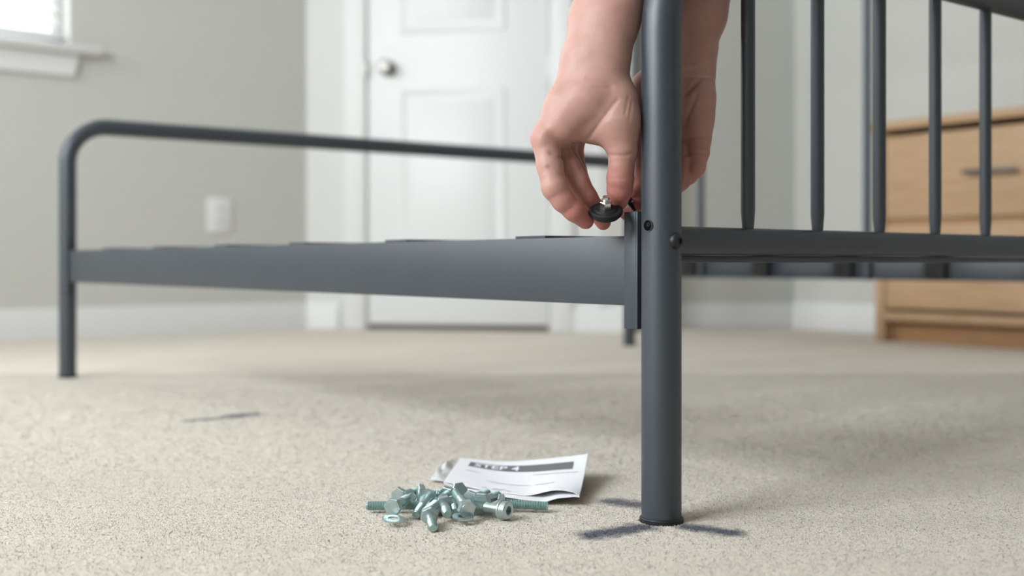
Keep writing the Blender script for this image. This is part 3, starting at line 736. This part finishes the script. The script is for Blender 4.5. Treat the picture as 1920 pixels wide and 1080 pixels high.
BL = [
 (788, 947, 1.152, (-1, .02, -.02), .056, 'hex', True, 'long fully threaded bolt pointing left out of the pile, leftmost tip', .2),
 (740, 949, 1.118, (.30, .94, .02), .034, 'hex', False, 'bolt with round-faced head towards the viewer at the left end of the pile', .1),
 (752, 929, 1.185, (.5, .85, -.02), .034, 'hex', False, 'bolt lying behind the leftmost bolt head, its head tipped back', .4),
 (764, 946, 1.190, (.22, -.80, .42), .030, 'hex', False, 'bolt tilted up with its blunt end between two heads at left', .2),
 (795, 925, 1.172, (.95, .22, -.10), .036, 'hex', True, 'bolt with pale bright head lying across the top of the pile', .35),
 (836, 930, 1.162, (-.42, -.86, -.20), .044, 'hex', False, 'long bolt slanting forward to the left from the top of the pile', .15),
 (802, 936, 1.150, (-.30, -.88, -.30), .032, 'flange', False, 'flanged bolt leaning forward behind the front bolt', .2),
 (806, 969, 1.098, (.18, -.96, -.14), .030, 'hex', False, 'frontmost bolt pointing straight at the viewer on the carpet', .5),
 (833, 947, 1.142, (.16, -.97, -.08), .032, 'hex', False, 'bolt showing its plain shank end in the middle of the pile', .2),
 (852, 944, 1.158, (.08, -.97, -.08), .030, 'hex', False, 'short bolt end squeezed just left of a round head', .3),
 (873, 950, 1.114, (-.32, .90, .22), .036, 'hex', False, 'bolt with large head facing the viewer right of the pile centre', .1),
 (858, 921, 1.196, (-.35, .75, -.25), .034, 'hex', False, 'bolt at the back of the pile touching the paper edge', .5),
 (886, 935, 1.166, (.45, .88, .0), .034, 'hex', False, 'bolt with small pale head under the paper edge', .25),
 (907, 939, 1.148, (.42, .90, .0), .034, 'hex', False, 'bolt with bright hexagonal head next to the socket screw', .0),
 (938, 955, 1.122, (-.80, .58, .0), .036, 'socket', False, 'cap screw with a hexagon socket facing right at the right of the pile', .3),
 (946, 944, 1.158, (1, -.06, -.05), .0455, 'hex', True, 'long threaded bolt pointing right out of the pile in front of the paper', .3),
 (893, 953, 1.150, (-.5, .8, .0), .030, 'hex', True, 'threaded bolt half hidden between head and socket screw', .3)]
for r in BL: bolt(*r)
def washer(px, py, label):
    p = fl(px, py, .0078); o = MB(); o.lathe([(-.0008, .0052), (-.0008, .0108), (-.0008, .0108), (.0008, .0108), (.0008, .0108), (.0008, .0052), (.0008, .0052), (-.0008, .0052)], 28)
    ob = link('washer', o.mesh('washer'), M['zinc'], None, p, (V(1, 0, 0).rotation_difference(V(.06, -.10, 1))).to_euler())
    tag(ob, label, 'washer', 'flat washers on the carpet')
washer(737, 973, 'flat zinc washer on the carpet below the leftmost bolt head')
washer(868, 969, 'flat zinc washer on the carpet below the middle bolt head')

# ------------------------------------------------------------------ instruction leaflet
FLc = at(832, 903, 1.2735); FRc = at(1086, 929, 1.186); BRc = at(1102, 851, 1.330); BLc = at(864, 860, 1.411)
def sheet(a, b_):
    p = (FLc*(1-a)+FRc*a)*(1-b_)+(BLc*(1-a)+BRc*a)*b_
    z = p.z - .007*math.sin(PI*a)*(1-.3*b_) - .004*math.sin(PI*b_)*a + .0015*math.sin(7*a+2*b_)*(1-a)
    return V(p.x, p.y, max(z + .007*math.exp(-((a-.84)/.16)**2)*(1-b_)**2*(a < .999), .0058))
def grid(fn, na, nb, th=.0005):
    m_ = MB(); vs = []; fs = []
    for side in (0, 1):
        for j in range(nb+1):
            for i in range(na+1):
                p = fn(i/na, j/nb); vs.append(p - V(0, 0, th*side))
    o = (na+1)*(nb+1)
    for j in range(nb):
        for i in range(na):
            k = j*(na+1)+i; fs.append((k, k+1, k+na+2, k+na+1)); fs.append((o+k+na+1, o+k+na+2, o+k+1, o+k))
    ring = [i for i in range(na+1)]+[j*(na+1)+na for j in range(1, nb+1)]+[nb*(na+1)+i for i in range(na-1, -1, -1)]+[j*(na+1) for j in range(nb-1, 0, -1)]
    for i in range(len(ring)):
        k, k2 = ring[i], ring[(i+1) % len(ring)]; fs.append((k2, k, o+k, o+k2))
    m_.add(vs, fs, True); return m_
def lower(a, b_):
    p = sheet(a, b_); f = (1-b_)
    q = p + V(.0, -.016*math.sin(PI*a**1.6)*f-.002*f, 0); top = p.z
    z = top-.0012-(.010*math.sin(PI*min(1, a*1.0))**.8*f if a > 0 else 0)*(.4+.6*a)
    return V(q.x, q.y, max(min(z, .0125-.006*math.sin(PI*a)) if b_ < .5 else z, .0046))
lf = empty('instruction_leaflet', V(FLc.x, FLc.y, 0.006), 'folded white paper leaflet reading STEP 4 lying behind the bolts', 'leaflet')
part('top_sheet', grid(sheet, 26, 16), 'paper', lf); part('bottom_sheet', grid(lower, 26, 16), 'paper', lf)
def strip(a0, a1, b0, b1, off=.0004, n=20):
    m_ = MB(); vs = []; fs = []
    for i in range(n+1):
        a = a0+(a1-a0)*i/n
        for b_ in (b0, b1): vs.append(sheet(a, b_)+V(0, 0, off))
    for i in range(n): fs.append((2*i, 2*i+2, 2*i+3, 2*i+1))
    m_.add(vs, fs, True); return m_
part('title_bar', strip(.10, .905, .69, .86), 'ink', lf, 'dark grey printed bar')
cu = bpy.data.curves.new('step_text', 'FONT'); cu.body = 'STEP 4'; cu.resolution_u = 3; cu.offset = .022
to = bpy.data.objects.new('step_text', cu); COL.objects.link(to); bpy.context.view_layer.update()
tm = to.evaluated_get(bpy.context.evaluated_depsgraph_get()).to_mesh()
tb = bmesh.new(); tb.from_mesh(tm)
bmesh.ops.subdivide_edges(tb, edges=[e for e in tb.edges if e.calc_length() > .3], cuts=3, use_grid_fill=False)
xs = [v.co.x for v in tb.verts]; ys = [v.co.y for v in tb.verts]; wx = max(xs)-min(xs); wy = max(ys)-min(ys); x0 = min(xs); y0 = min(ys)
tp = MB(); bmesh.ops.triangulate(tb, faces=tb.faces[:])
for v in tb.verts:
    v.co = sheet(.145+.355*(v.co.x-x0)/wx, 0.712+.118*(v.co.y-y0)/wy)+V(0, 0, .0007)
tp.bm(tb); bpy.data.objects.remove(to)
part('title_text', tp, 'paper', lf, 'white lettering STEP 4')
for a0, a1, b0 in ((.30, .62, .30), (.66, .80, .31), (.10, .22, .52), (.28, .33, .075), (.35, .43, .07), (.62, .95, .60)):
    part('printed_line', strip(a0, a1, b0, b0+.012, .0005, 8), 'ink_pale', lf)
def squiggle():
    m_ = MB(); pts = [(.37, .06), (.40, .10), (.42, .05), (.45, .11), (.47, .06), (.50, .07)]
    for (a, b_), (c, d) in zip(pts[:-1], pts[1:]):
        p, q = sheet(a, b_), sheet(c, d); w = V(0, .0010, 0); up = V(0, 0, .0006); m_.add([p-w+up, q-w+up, q+w+up, p+w+up], [(0, 1, 2, 3)])
    return m_
part('printed_sketch', squiggle(), 'ink_pale', lf)
# crumpled clear bag tucked under the leaflet's left end
bL = at(818, 897, 1.305)
rnd = np.random.RandomState(3)
hz = rnd.rand(12, 12)
def bagz(a, b_):
    x = a*9; y = b_*9; i, j = int(x), int(y); fx, fy = x-i, y-j
    return (hz[i, j]*(1-fx)+hz[i+1, j]*fx)*(1-fy)+(hz[i, j+1]*(1-fx)+hz[i+1, j+1]*fx)*fy
def bag(a, b_):
    p = V(-.098+.040*a+.014*b_, 1.312+.120*b_-.025*a*(1-b_), 0)
    e = math.sin(PI*min(a*1.2, 1))**.5*math.sin(PI*b_)**.5 if 0 < a < .83 and 0 < b_ < 1 else 0
    return V(p.x, p.y, 0.0052+.020*bagz(a*.99, b_*.99)*e*max(0, 1-1.9*a))
pb = empty('plastic_bag', V(-.06, 1.36, .006), 'crumpled clear plastic hardware bag beneath the left end of the leaflet', 'plastic bag')
part('bag_film', grid(bag, 30, 30, .0003), 'film', pb)
def seam(): return strip2(bag)
def bag_seam():
    m_ = MB(); m_.tube([bag(.0, i/14)+V(0, 0, .0006) for i in range(15)], .0011, 8); return m_
part('bag_seam', bag_seam(), 'film', pb)
